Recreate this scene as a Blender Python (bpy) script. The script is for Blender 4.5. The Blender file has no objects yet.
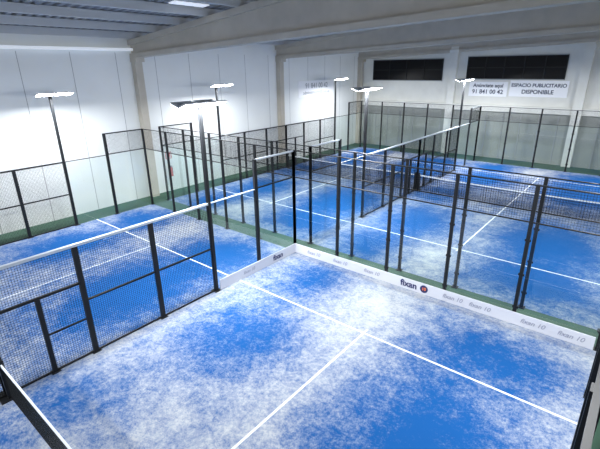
import bpy, math, random
from math import sin, cos, exp, pi
from mathutils import Matrix, Vector
random.seed(4)
S=bpy.context.scene
COL=S.collection
# ------------------------------------------------------------ materials
def new_mat(name):
    m=bpy.data.materials.new(name); m.use_nodes=True
    nt=m.node_tree; nt.nodes.clear()
    out=nt.nodes.new('ShaderNodeOutputMaterial')
    return m,nt,out
def L(c): 
    return tuple(((v/255)/12.92 if v/255<=0.04045 else ((v/255+0.055)/1.055)**2.4) for v in c)+(1,)
def pbr(name,rgb,rough=0.6,metal=0.0,noise=0.0,nscale=3.0,emit=None,estr=0,bump=0.0,spec=0.5):
    m,nt,out=new_mat(name)
    b=nt.nodes.new('ShaderNodeBsdfPrincipled')
    b.inputs['Base Color'].default_value=L(rgb); b.inputs['Roughness'].default_value=rough
    b.inputs['Metallic'].default_value=metal
    b.inputs['Specular IOR Level'].default_value=spec
    if noise>0 or bump>0:
        tc=nt.nodes.new('ShaderNodeTexCoord')
        n=nt.nodes.new('ShaderNodeTexNoise'); n.inputs['Scale'].default_value=nscale; n.inputs['Detail'].default_value=6
        nt.links.new(tc.outputs['Object'],n.inputs['Vector'])
        if noise>0:
            r=nt.nodes.new('ShaderNodeMapRange'); r.inputs[1].default_value=0.3;r.inputs[2].default_value=0.7
            r.inputs[3].default_value=1-noise; r.inputs[4].default_value=1.0
            nt.links.new(n.outputs['Fac'],r.inputs[0])
            mx=nt.nodes.new('ShaderNodeVectorMath'); mx.operation='SCALE'
            mx.inputs[0].default_value=L(rgb)[:3]
            nt.links.new(r.outputs[0],mx.inputs['Scale']); nt.links.new(mx.outputs[0],b.inputs['Base Color'])
        if bump>0:
            bp=nt.nodes.new('ShaderNodeBump'); bp.inputs['Strength'].default_value=bump
            nt.links.new(n.outputs['Fac'],bp.inputs['Height']); nt.links.new(bp.outputs[0],b.inputs['Normal'])
    if emit:
        b.inputs['Emission Color'].default_value=L(emit); b.inputs['Emission Strength'].default_value=estr
    nt.links.new(b.outputs[0],out.inputs[0])
    return m
M_black=pbr('black_powder_coat',(22,24,27),0.5,spec=0.3)
M_wire=pbr('black_wire',(24,27,29),0.8,spec=0.15)
M_rail=pbr('rail_highlight',(190,198,206),0.4,0.2)  # pale colour paints in the light grazing off the top rails
M_white=pbr('white_line',(224,230,236),0.8)
M_banner=pbr('banner_white',(208,210,218),0.5)
M_board=pbr('sign_board_white',(240,242,246),0.6)
M_wall=pbr('white_wall_panel',(230,233,232),0.8,noise=0.05,nscale=0.6)
M_joint=pbr('panel_joint',(154,157,158),0.9)
M_conc=pbr('precast_concrete',(188,182,170),0.9,noise=0.12,nscale=1.5)
M_concw=pbr('painted_concrete',(220,221,216),0.85,noise=0.08,nscale=1.5)
M_trim=pbr('eave_trim_glow',(236,238,240),0.7,emit=(235,242,250),estr=0.35)  # eave trim given added emission so it reads as a bright line
M_green=pbr('green_floor',(60,92,76),0.8,noise=0.15,nscale=2)
M_roof=pbr('corrugated_roof',(150,152,155),0.6)
M_purlin=pbr('purlin_grey',(198,199,198),0.7)
M_lowwall=pbr('grey_lower_wall',(150,154,150),0.85,noise=0.1,nscale=0.8)
M_dark=pbr('dark_window_glass',(14,15,18),0.35,spec=0.15)
M_txt=pbr('sign_text_dark',(52,62,86),0.7)
M_txl=pbr('sign_text_faded',(140,146,156),0.7)
M_navy=pbr('logo_navy',(32,38,92),0.6)
M_orange=pbr('logo_orange',(226,120,60),0.6)
M_greyt=pbr('logo_grey',(150,154,172),0.6)
M_red=pbr('extinguisher_red',(190,30,28),0.35)
M_led=pbr('led_panel',(255,255,255),0.5,emit=(246,250,255),estr=40)
M_house=pbr('lamp_housing',(190,194,198),0.4,0.1)
M_sky=pbr('skylight_sheet',(230,235,240),0.6,emit=(235,240,250),estr=0.6)

def glass_mat():
    m,nt,out=new_mat('clear_glass')
    t=nt.nodes.new('ShaderNodeBsdfTransparent'); t.inputs[0].default_value=(0.925,0.97,0.955,1)
    g=nt.nodes.new('ShaderNodeBsdfGlossy'); g.inputs['Roughness'].default_value=0.03
    f=nt.nodes.new('ShaderNodeFresnel'); f.inputs[0].default_value=1.75
    mn=nt.nodes.new('ShaderNodeMath'); mn.operation='MINIMUM'; mn.inputs[1].default_value=0.22
    nt.links.new(f.outputs[0],mn.inputs[0])
    mx=nt.nodes.new('ShaderNodeMixShader')
    nt.links.new(mn.outputs[0],mx.inputs[0]); nt.links.new(t.outputs[0],mx.inputs[1]); nt.links.new(g.outputs[0],mx.inputs[2])
    nt.links.new(mx.outputs[0],out.inputs[0]); return m
M_glass=glass_mat()

def turf_mat():
    m,nt,out=new_mat('blue_turf_with_sand')
    b=nt.nodes.new('ShaderNodeBsdfPrincipled'); b.inputs['Roughness'].default_value=0.95
    b.inputs['Specular IOR Level'].default_value=0.12
    at=nt.nodes.new('ShaderNodeAttribute'); at.attribute_name='sand'
    tc=nt.nodes.new('ShaderNodeTexCoord')
    def noise(sc,det=5,rough=0.6,dist=0):
        n=nt.nodes.new('ShaderNodeTexNoise'); n.inputs['Scale'].default_value=sc
        n.inputs['Detail'].default_value=det; n.inputs['Roughness'].default_value=rough; n.inputs['Distortion'].default_value=dist
        nt.links.new(tc.outputs['Object'],n.inputs['Vector']); return n
    def math_(op,a,b_):
        n=nt.nodes.new('ShaderNodeMath'); n.operation=op
        for i,v in enumerate((a,b_)):
            if isinstance(v,(int,float)): n.inputs[i].default_value=v
            else: nt.links.new(v,n.inputs[i])
        return n.outputs[0]
    n1=noise(0.7,6,0.6,0.3); nm=noise(2.6,6,0.65,0.4); n2=noise(11,7,0.75); n3=noise(45,3,0.7)
    v=at.outputs['Fac']
    for (n,a) in ((n1,0.85),(nm,1.05),(n2,1.4),(n3,0.9)):
        v=math_('ADD',v,math_('MULTIPLY',math_('SUBTRACT',n.outputs['Fac'],0.5),a))
    r=nt.nodes.new('ShaderNodeMapRange'); r.interpolation_type='SMOOTHSTEP'
    r.inputs[1].default_value=-0.08; r.inputs[2].default_value=1.2; r.inputs[3].default_value=0.0; r.inputs[4].default_value=1.0
    nt.links.new(v,r.inputs[0])
    mx=nt.nodes.new('ShaderNodeMix'); mx.data_type='RGBA'
    mx.inputs[6].default_value=L((22,82,146)); mx.inputs[7].default_value=L((188,191,193))
    nt.links.new(r.outputs[0],mx.inputs[0]); nt.links.new(mx.outputs[2],b.inputs['Base Color'])
    bp=nt.nodes.new('ShaderNodeBump'); bp.inputs['Strength'].default_value=0.25; bp.inputs['Distance'].default_value=0.01
    nt.links.new(n3.outputs['Fac'],bp.inputs['Height']); nt.links.new(bp.outputs[0],b.inputs['Normal'])
    nt.links.new(b.outputs[0],out.inputs[0]); return m
M_turf=turf_mat()

# ------------------------------------------------------------ mesh builder
class MB:
    def __init__(s): s.v=[];s.f=[];s.m=[];s.mats=[]
    def mi(s,mat):
        if mat not in s.mats: s.mats.append(mat)
        return s.mats.index(mat)
    def hexa(s,c,mat):
        k=len(s.v); s.v+=[tuple(p) for p in c]; i=s.mi(mat)
        for q in ((0,3,2,1),(4,5,6,7),(0,1,5,4),(1,2,6,5),(2,3,7,6),(3,0,4,7)):
            s.f.append(tuple(k+a for a in q)); s.m.append(i)
    def box(s,x0,x1,y0,y1,z0,z1,mat,M=None):
        c=[(x0,y0,z0),(x1,y0,z0),(x1,y1,z0),(x0,y1,z0),(x0,y0,z1),(x1,y0,z1),(x1,y1,z1),(x0,y1,z1)]
        if M: c=[tuple(M@Vector(p)) for p in c]
        s.hexa(c,mat)
    def quad(s,c,mat):
        k=len(s.v); s.v+=[tuple(p) for p in c]; s.f.append((k,k+1,k+2,k+3)); s.m.append(s.mi(mat))
    def cyl(s,c,r,z0,z1,mat,n=16,r2=None,M=None):
        r2=r if r2 is None else r2; k=len(s.v)
        P=[]
        for z,rr in ((z0,r),(z1,r2)):
            for a in range(n): P.append((c[0]+rr*cos(2*pi*a/n),c[1]+rr*sin(2*pi*a/n),z))
        if M: P=[tuple(M@Vector(p)) for p in P]
        s.v+=P; i=s.mi(mat)
        for a in range(n):
            b=(a+1)%n; s.f.append((k+a,k+b,k+n+b,k+n+a)); s.m.append(i)
        s.f.append(tuple(k+a for a in range(n-1,-1,-1))); s.m.append(i)
        s.f.append(tuple(k+n+a for a in range(n))); s.m.append(i)
    def obj(s,name,parent=None,loc=None):
        me=bpy.data.meshes.new(name); me.from_pydata(s.v,[],s.f)
        for mt in s.mats: me.materials.append(mt)
        me.polygons.foreach_set('material_index',s.m); me.update()
        o=bpy.data.objects.new(name,me); COL.objects.link(o)
        if parent: o.parent=parent
        if loc: o.location=loc
        return o
def empty(name,loc=(0,0,0)):
    e=bpy.data.objects.new(name,None); COL.objects.link(e); e.location=loc; return e
def text(s,size,loc,rot,mat,parent,name,align='CENTER',bold=0.0,shear=0):
    c=bpy.data.curves.new(name,'FONT'); c.body=s; c.size=size; c.align_x=align; c.align_y='CENTER'
    c.offset=bold; c.extrude=0.002; c.shear=shear
    o=bpy.data.objects.new(name,c); COL.objects.link(o); c.materials.append(mat)
    o.location=loc; o.rotation_euler=rot; o.parent=parent; return o

# ------------------------------------------------------------ room shell
XW=-11.5; YF=33.0; XR=24.0; YB=-12.0
b=MB(); b.box(XW-0.3,XR,YB,YF+0.3,-0.2,0.0,M_green); b.obj('floor')
b=MB(); b.box(XW-0.3,XW,YB,YF+0.3,0,8.3,M_wall)
y=YB
while y<YF:
    b.box(XW,XW+0.004,y-0.012,y+0.012,0,7.6,M_joint); y+=2.2
b.obj('wall_left')
b=MB(); b.box(XW,XR,YF,YF+0.3,0,10.6,M_concw); 
b.box(XW,XR,YF-0.06,YF,0,3.5,M_lowwall)
x=XW+0.6
while x<XR:
    b.box(x,x+0.06,YF-0.1,YF-0.06,0,3.5,M_joint); x+=1.2
b.obj('wall_back')
b=MB(); b.box(XW,XR,YF-0.28,YF,3.5,3.95,M_concw); b.obj('trim_ledge')
b=MB(); b.box(XW,XW+0.2,YB,11,7.68,7.8,M_trim); b.obj('trim_eave')
for y in (0,11,22,33-0.25):
    b=MB(); b.box(XW,XW+0.36,y-0.2,y+0.2,0,7.45,M_conc)
    b.box(XW,XW+0.55,y-0.24,y+0.24,7.15,7.45,M_conc); b.obj('concrete_column')
for x in (-2.95,5.75,14.4):
    b=MB(); b.box(x-0.28,x+0.28,YF-0.4,YF,0,8.1,M_concw); b.box(x-0.34,x+0.34,YF-0.5,YF,7.6,7.9,M_concw); b.obj('concrete_column')
RID=9.0
def zt(x): return 8.15+0.1*(min(x,2*RID-x)+11.5)
def zb(x): return 7.35+0.042*(min(x,2*RID-x)+11.5)
b=MB(); mi=b.mi(M_roof)
y=YB; ys=[]
while y<YF+0.2:
    ys+= [(y,0.0),(y+0.14,0.0),(y+0.18,0.07),(y+0.30,0.07)]; y+=0.34
xs=[XW-0.3,RID,XR]
for (yy,h) in ys:
    for x in xs: b.v.append((x,yy,zt(x)+0.3+h))
for i in range(len(ys)-1):
    for j in range(2):
        a=i*3+j; b.f.append((a,a+1,a+4,a+3)); b.m.append(mi)
b.obj('ceiling')
for x in [-10.9,-9.0,-7.1,-5.2,-3.3,-1.4,0.5,2.4,4.3,6.2,8.1,10,12,14,16,18,20,22]:
    b=MB(); z=zt(x)
    b.box(x-0.09,x+0.09,YB,YF,z+0.02,z+0.28,M_purlin); b.box(x-0.14,x+0.14,YB,YF,z+0.24,z+0.30,M_purlin)
    b.obj('roof_purlin')
for y in (0.0,11,22,33-0.25):
    b=MB()
    w=0.2
    for (xa,xb_) in ((XW,RID),(RID,XR)):
        b.hexa([(xa,y-w*0.6,zb(xa)),(xb_,y-w*0.6,zb(xb_)),(xb_,y+w*0.6,zb(xb_)),(xa,y+w*0.6,zb(xa)),
                (xa,y-w*0.6,zt(xa)),(xb_,y-w*0.6,zt(xb_)),(xb_,y+w*0.6,zt(xb_)),(xa,y+w*0.6,zt(xa))],M_conc)
        for (fa,dz0,dz1,ww) in ((zb,-0.02,0.2,w*1.15),(zt,-0.22,0.02,w*1.3)):
            b.hexa([(xa,y-ww,fa(xa)+dz0),(xb_,y-ww,fa(xb_)+dz0),(xb_,y+ww,fa(xb_)+dz0),(xa,y+ww,fa(xa)+dz0),
                (xa,y-ww,fa(xa)+dz1),(xb_,y-ww,fa(xb_)+dz1),(xb_,y+ww,fa(xb_)+dz1),(xa,y+ww,fa(xa)+dz1)],M_conc)
    b.obj('roof_beam')
for (x0,x1,y0,y1) in ((-4.9,-4.5,8.8,10.4),(-3.9,-3.5,8.0,9.6)):
    b=MB(); b.hexa([(x0,y0,zt(x0)+0.26),(x1,y0,zt(x1)+0.26),(x1,y1,zt(x1)+0.26),(x0,y1,zt(x0)+0.26),
      (x0,y0,zt(x0)+0.29),(x1,y0,zt(x1)+0.29),(x1,y1,zt(x1)+0.29),(x0,y1,zt(x0)+0.29)],M_sky); b.obj('roof_skylight')
def window(n,x0,x1,z0,z1,cols):
    e=empty('window_%d'%n,((x0+x1)/2,YF,z0))
    b=MB(); cx=(x0+x1)/2; h=z1-z0
    b.box(x0-cx,x1-cx,-0.02,0.0,0,h,M_dark); b.obj('panes',e)
    b=MB()
    for i in range(cols+1):
        x=x0-cx+(x1-x0)*i/cols; b.box(x-0.035,x+0.035,-0.07,-0.02,0,h,M_black)
    b.box(x0-cx,x1-cx,-0.07,-0.02,h*0.5-0.03,h*0.5+0.03,M_black)
    b.box(x0-cx-0.04,x1-cx+0.04,-0.08,-0.0,-0.06,0,M_joint); b.box(x0-cx-0.04,x1-cx+0.04,-0.08,0,h,h+0.06,M_joint)
    b.obj('frame',e)
window(1,-10.1,-3.9,5.65,7.25,4)
window(2,-1.95,4.6,5.8,7.35,5)
window(3,7.0,13.4,5.8,7.35,5)
def sign(x0,x1,z0,z1,lines,name='wall_sign'):
    e=empty(name,((x0+x1)/2,YF-0.02,(z0+z1)/2))
    b=MB(); w=(x1-x0)/2;h=(z1-z0)/2; b.box(-w,w,-0.04,0,-h,h,M_board); b.obj('board',e)
    for i,(t,s,z,m) in enumerate(lines):
        text(t,s,(0,-0.05,z),(pi/2,0,0),m,e,'lettering_%d'%(i+1),bold=0.008)
sign(-1.65,1.1,4.55,5.6,[("Anúnciate aquí",0.36,0.24,M_txt),("91 841 00 42",0.42,-0.2,M_txt)])
sign(1.25,4.95,4.6,5.7,[("ESPACIO PUBLICITARIO",0.33,0.22,M_txt),("DISPONIBLE",0.38,-0.22,M_txt)])
e=empty('wall_sign',(XW+0.01,26.5,5.2))
b=MB(); b.box(0,0.02,-2.3,2.3,-0.6,0.6,M_board); b.obj('board',e)
text("91 841 00 42",0.55,(0.03,0,0.2),(pi/2,0,pi/2),M_txl,e,'lettering_1')
text("administracion@club.es",0.36,(0.03,0,-0.3),(pi/2,0,pi/2),M_txl,e,'lettering_2')
e=empty('fire_extinguisher',(XW+0.14,12.3,0.9))
b=MB(); b.cyl((0,0),0.09,0,0.45,M_red); b.cyl((0,0),0.09,0.45,0.53,M_red,r2=0.03); b.cyl((0,0),0.025,0.53,0.6,M_black)
b.box(-0.02,0.1,-0.02,0.02,0.58,0.61,M_black); b.box(-0.14,-0.08,-0.04,0.04,0.1,0.4,M_black); b.cyl((0.09,0.03),0.012,0.15,0.57,M_black,8); b.obj('body',e)
b=MB(); b.box(XW+0.005,XW+0.02,12.1,12.5,1.9,2.3,M_red); b.box(XW+0.02,XW+0.022,12.14,12.46,1.94,2.26,M_banner)
b.box(XW+0.022,XW+0.024,12.2,12.4,2.0,2.2,M_red); b.obj('fire_extinguisher_sign')

# ------------------------------------------------------------ turf
def G(x,y,cx,cy,sx,sy): return exp(-((x-cx)/sx)**2-((y-cy)/sy)**2)
def sandmask(x,y,near):
    v=0.66
    for (cx,cy,sx,sy,a) in ((2.3,4.7,1.5,1.9,-0.72),(7.7,4.3,1.9,2.6,-0.8),(1.9,8.5,1.3,1.3,-0.62),(7.9,8.1,1.7,1.2,-0.72),
                            (1.2,0.8,1.3,0.9,-0.5),(5,4.5,0.7,3,0.08),(4.5,8.3,0.9,1.3,0.35)):
        v+=a*G(x,y,cx,cy,sx,sy)
    if not near: v-=0.2
    return v
def turf(x0,y0,y1,ync,near):
    N=50; Mn=int((y1-y0)*5)
    vs=[];fs=[];vals=[]
    for j in range(Mn+1):
        for i in range(N+1):
            x=10*i/N; y=y0+(y1-y0)*j/Mn
            vs.append((x0+x,y,0.01)); vals.append(max(-0.5,min(1,sandmask(x,abs(y-ync),near))))
    for j in range(Mn):
        for i in range(N):
            a=j*(N+1)+i; fs.append((a,a+1,a+N+2,a+N+1))
    me=bpy.data.meshes.new('turf'); me.from_pydata(vs,[],fs); me.materials.append(M_turf)
    at=me.attributes.new('sand','FLOAT','POINT'); at.data.foreach_set('value',vals)
    e=empty('padel_court_surface')
    o=bpy.data.objects.new('turf',me); COL.objects.link(o); o.parent=e
    b=MB(); w=0.028; z0,z1=0.0105,0.014
    for sgn in (-1,1):
        ys=ync+sgn*6.95
        if y0<ys<y1: b.box(x0,x0+10,ys-w,ys+w,z0,z1,M_white)
    ya=max(y0,ync-7.15); yb=min(y1,ync+7.15)
    b.box(x0+5-w,x0+5+w,ya,yb,z0,z1+0.001,M_white); b.obj('court_lines',e)
turf(0,-10,10,0,True); turf(-10,-10,10,0,False); turf(0,11,31,21,False); turf(-10,11,31,21,False)

# ------------------------------------------------------------ nets
def net(x0,y):
    e=empty('padel_net',(x0,y,0))
    b=MB()
    for x in (0.12,9.88):
        b.box(x-0.05,x+0.05,-0.05,0.05,0.012,1.0,M_black); b.box(x-0.12,x+0.12,-0.2,0.2,0.012,0.03,M_black)
        b.cyl((x,0),0.03,1.0,1.05,M_black)
    b.obj('posts',e)
    b=MB()
    n=22
    def top(x): return 0.92-0.04*(1-((x-5)/4.88)**2)
    xs=[0.17+9.66*i/n for i in range(n+1)]
    for i in range(n):
        a,c=xs[i],xs[i+1]; za,zc=top(a),top(c)
        b.hexa([(a,-0.014,za-0.06),(c,-0.014,zc-0.06),(c,0.014,zc-0.06),(a,0.014,za-0.06),(a,-0.014,za),(c,-0.014,zc),(c,0.014,zc),(a,0.014,za)],M_white)
    b.obj('top_band',e)
    b=MB(); x=0.17
    while x<9.83:
        b.box(x-0.003,x+0.003,-0.003,0.003,0.02,top(x)-0.05,M_wire); x+=0.04
    z=0.02
    while z<0.86:
        b.box(0.17,9.83,-0.003,0.003,z-0.003,z+0.003,M_wire); z+=0.04
    b.obj('mesh',e)
for (x,y) in ((0,0),(-10,0),(0,21),(-10,21)): net(x,y)

# ------------------------------------------------------------ enclosures
class Enc:
    def __init__(s): s.fr=MB(); s.me=MB(); s.gl=MB()
    def P(s,ax,c,a0,a1,z0,z1,t,mat,mb):
        if ax=='x': mb.box(a0,a1,c-t,c+t,z0,z1,mat)
        else: mb.box(c-t,c+t,a0,a1,z0,z1,mat)
    def post(s,ax,c,a,h,w=0.045,t=0.04):
        s.P(ax,c,a-w,a+w,0.0,h,t,M_black,s.fr)
        s.P(ax,c,a-w-0.05,a+w+0.05,0.0,0.025,0.09,M_black,s.fr)
    def wires(s,ax,c,a0,a1,z0,z1,p=0.055,t=0.0026):
        a=a0+p/2
        while a<a1:
            s.P(ax,c,a-t,a+t,z0,z1,t,M_wire,s.me); a+=p
        z=z0+p/2
        while z<z1:
            s.P(ax,c,a0,a1,z-t,z+t,t,M_wire,s.me); z+=p
    def glass(s,ax,c,a0,a1,z0,z1):
        if ax=='x': s.gl.quad([(a0,c,z0),(a1,c,z0),(a1,c,z1),(a0,c,z1)],M_glass)
        else: s.gl.quad([(c,a0,z0),(c,a1,z0),(c,a1,z1),(c,a0,z1)],M_glass)
    def back(s,y,x0,x1):
        n=int(round((x1-x0)/2))
        for i in range(n+1): s.post('x',y,x0+2*i,4.0)
        for i in range(n):
            a=x0+2*i+0.045; c=x0+2*i+1.955
            s.glass('x',y,a,c,0.02,3.0); s.wires('x',y,a,c,3.03,3.96,0.065,0.0022)
            s.P('x',y,a,c,2.99,3.02,0.02,M_black,s.fr); s.P('x',y,a,c,3.97,4.0,0.02,M_black,s.fr)
            for z in (0.5,1.5,2.5):
                for q in (a,c): s.P('x',y,q-0.03,q+0.03,z-0.03,z+0.03,0.015,M_black,s.fr)
    def side(s,x,yn,yb,door=True,rail=None,w=0.06,t=0.04):
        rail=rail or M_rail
        sg=1 if yb>yn else -1
        def seg(d0,d1):
            a,c=yn+sg*d0,yn+sg*d1
            return (min(a,c),max(a,c))
        H={10:4,8:4,6:3,4:3,2:3,0:3}
        for d in (8,6,4,2,0):
            s.post('y',x,yn+sg*d,H[d],w,t)
        a,c=seg(8,10); s.glass('y',x,a,c,0.02,3.0); s.wires('y',x,a,c,3.03,3.96,0.06)
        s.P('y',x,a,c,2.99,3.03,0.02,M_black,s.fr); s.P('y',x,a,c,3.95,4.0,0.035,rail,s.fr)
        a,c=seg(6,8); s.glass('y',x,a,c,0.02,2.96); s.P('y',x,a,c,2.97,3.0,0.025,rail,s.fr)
        for d in (4,2,0):
            a,c=seg(d,d+2); s.wires('y',x,a,c,0.03,2.95)
            if d: s.P('y',x,a,c,1.48,1.53,0.02,M_black,s.fr)
            s.P('y',x,a,c,0.02,0.06,0.02,M_black,s.fr)
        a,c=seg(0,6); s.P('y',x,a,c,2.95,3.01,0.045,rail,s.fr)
        if door:
            a,c=seg(0,2); s.P('y',x,a,c,1.98,2.04,0.03,M_black,s.fr); s.post('y',x,yn+sg*1.0,2.0,0.05)
            a,c=seg(1,2); s.P('y',x,a,c,1.0,1.04,0.02,M_black,s.fr)
    def done(s):
        e=empty('padel_court_enclosure')
        if s.fr.v: s.fr.obj('steel_frame',e)
        if s.me.v: s.me.obj('wire_mesh',e)
        if s.gl.v: s.gl.obj('glass_panels',e)
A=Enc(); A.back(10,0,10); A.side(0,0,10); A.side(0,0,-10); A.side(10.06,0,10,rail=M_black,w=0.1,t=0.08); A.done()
C=Enc(); C.back(10,-10,-0.14); C.side(-10,0,10,rail=M_black); C.side(-10,0,-10,rail=M_black); C.done()
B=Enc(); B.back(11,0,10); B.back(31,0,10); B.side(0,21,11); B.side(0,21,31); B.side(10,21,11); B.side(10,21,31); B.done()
D=Enc(); D.back(11,-10,-0.14); D.back(31,-10,-0.14); D.side(-10,21,11,rail=M_black); D.side(-10,21,31,rail=M_black); D.done()

# ------------------------------------------------------------ advertising banner
e=empty('advertising_banner',(0,0,0))
b=MB(); b.box(0.08,9.92,9.90,9.93,0.015,0.38,M_banner); b.obj('strip_back',e)
b=MB(); b.box(0.07,0.10,6.1,9.90,0.015,0.38,M_banner); b.obj('strip_side',e)
def logo(kind,x,n):
    if kind=='big':
        text("fixan",0.30,(x-0.12,9.893,0.2),(pi/2,0,0),M_navy,e,'logo_%d'%n,bold=0.008)
        bb=MB(); M=Matrix.Translation((x+0.4,9.897,0.2))@Matrix.Rotation(pi/2,4,'X')
        bb.cyl((0,0),0.13,0,0.006,M_navy,24,M=M); bb.obj('logo_disc_%d'%n,e)
        text("10",0.14,(x+0.4,9.888,0.2),(pi/2,0,0),M_orange,e,'logo_number_%d'%n,bold=0.004)
    else:
        text("fixan 10",0.19,(x,9.893,0.2),(pi/2,0,0),M_greyt,e,'logo_%d'%n,shear=0.3,bold=0.002)
n=1
for k,x in (('s',1.0),('s',2.2),('s',3.5),('big',5.0),('s',6.3),('s',7.1),('s',8.5),('s',9.4)):
    logo(k,x,n); n+=1
text("fixan",0.28,(0.104,8.9,0.2),(pi/2,0,pi/2),M_navy,e,'logo_%d'%n,bold=0.008)
text("fixan 10",0.17,(0.104,7.4,0.2),(pi/2,0,pi/2),M_greyt,e,'logo_%d'%(n+1),shear=0.3)

# ------------------------------------------------------------ floodlight poles
def flood(x,y,sides,h=5.83,power=480):
    e=empty('floodlight_pole',(x,y,0))
    b=MB()
    off=0.0 if len(sides)==2 else sides[0]*0.35
    b.box(-0.05,0.05,-0.05,0.05,0.0,h,M_black); b.box(-0.12,0.12,-0.12,0.12,0,0.03,M_black)
    b.box(-0.03+off,0.03+off,-0.7,0.7,h-0.02,h+0.03,M_house)
    if off: b.box(min(0,off),max(0,off),-0.03,0.03,h-0.02,h+0.03,M_black)
    b.obj('pole',e)
    k=1
    for sd in sides:
        for yy in (-0.37,0.37):
            Mx=Matrix.Translation((off+sd*0.2,yy,h+0.05))@Matrix.Rotation(sd*math.radians(-18),4,'Y')
            bb=MB(); bb.box(-0.16,0.16,-0.33,0.33,0.0,0.04,M_house,Mx)
            for i in range(7):
                yf=-0.3+0.1*i; bb.box(-0.14,0.14,yf-0.008,yf+0.008,0.04,0.06,M_house,Mx)
            bb.box(-0.2,0.0,-0.03,0.03,-0.005,0.02,M_house,Mx)
            bb.obj('lamp_head_%d'%k,e)
            bb=MB(); bb.box(-0.15,0.15,-0.32,0.32,-0.012,0.0,M_led,Mx); bb.obj('led_panel_%d'%k,e)
            k+=1
        ld=bpy.data.lights.new('led_light','AREA'); ld.shape='RECTANGLE'; ld.size=0.3; ld.size_y=1.4; ld.energy=power
        ld.color=(0.96,0.98,1.0)
        lo=bpy.data.objects.new('led_light_a' if sd>0 else 'led_light_b',ld); COL.objects.link(lo); lo.parent=e
        lo.matrix_local=Matrix.Translation((off+sd*0.21,0,h+0.01))@Matrix.Rotation(sd*math.radians(-14),4,'Y')
flood(0,6,(1,-1)); flood(-10,6,(1,)); flood(-10,15,(1,)); flood(0,15,(1,-1)); flood(0,27,(1,-1)); flood(-10,27,(1,))
flood(10.2,6,(-1,)); flood(10,15,(-1,)); flood(10,27,(-1,)); flood(0,-6,(1,-1)); flood(-10,-6,(1,))

# ------------------------------------------------------------ world + camera
w=bpy.data.worlds.new('hall_ambient'); S.world=w; w.use_nodes=True
w.node_tree.nodes['Background'].inputs[0].default_value=(0.97,0.98,1.0,1)
w.node_tree.nodes['Background'].inputs[1].default_value=1.1
p=(9.8772,-1.6003,6.8336,-0.6917,0.3591,-0.0134,420.9008)
yaw,pi_,ro=p[3:6]
f=Vector((sin(yaw)*cos(pi_),cos(yaw)*cos(pi_),-sin(pi_))); r=Vector((cos(yaw),-sin(yaw),0)); u=r.cross(f)
r2=r*cos(ro)+u*sin(ro); u2=-r*sin(ro)+u*cos(ro)
cd=bpy.data.cameras.new('camera'); cam=bpy.data.objects.new('camera',cd); COL.objects.link(cam)
cd.sensor_width=36; cd.lens=36*p[6]/600; cd.clip_start=0.05; cd.clip_end=200
m=Matrix(((r2.x,u2.x,-f.x,p[0]),(r2.y,u2.y,-f.y,p[1]),(r2.z,u2.z,-f.z,p[2]),(0,0,0,1)))
cam.matrix_world=m; S.camera=cam
S.view_settings.view_transform='Standard'
S.cycles.transparent_max_bounces=40
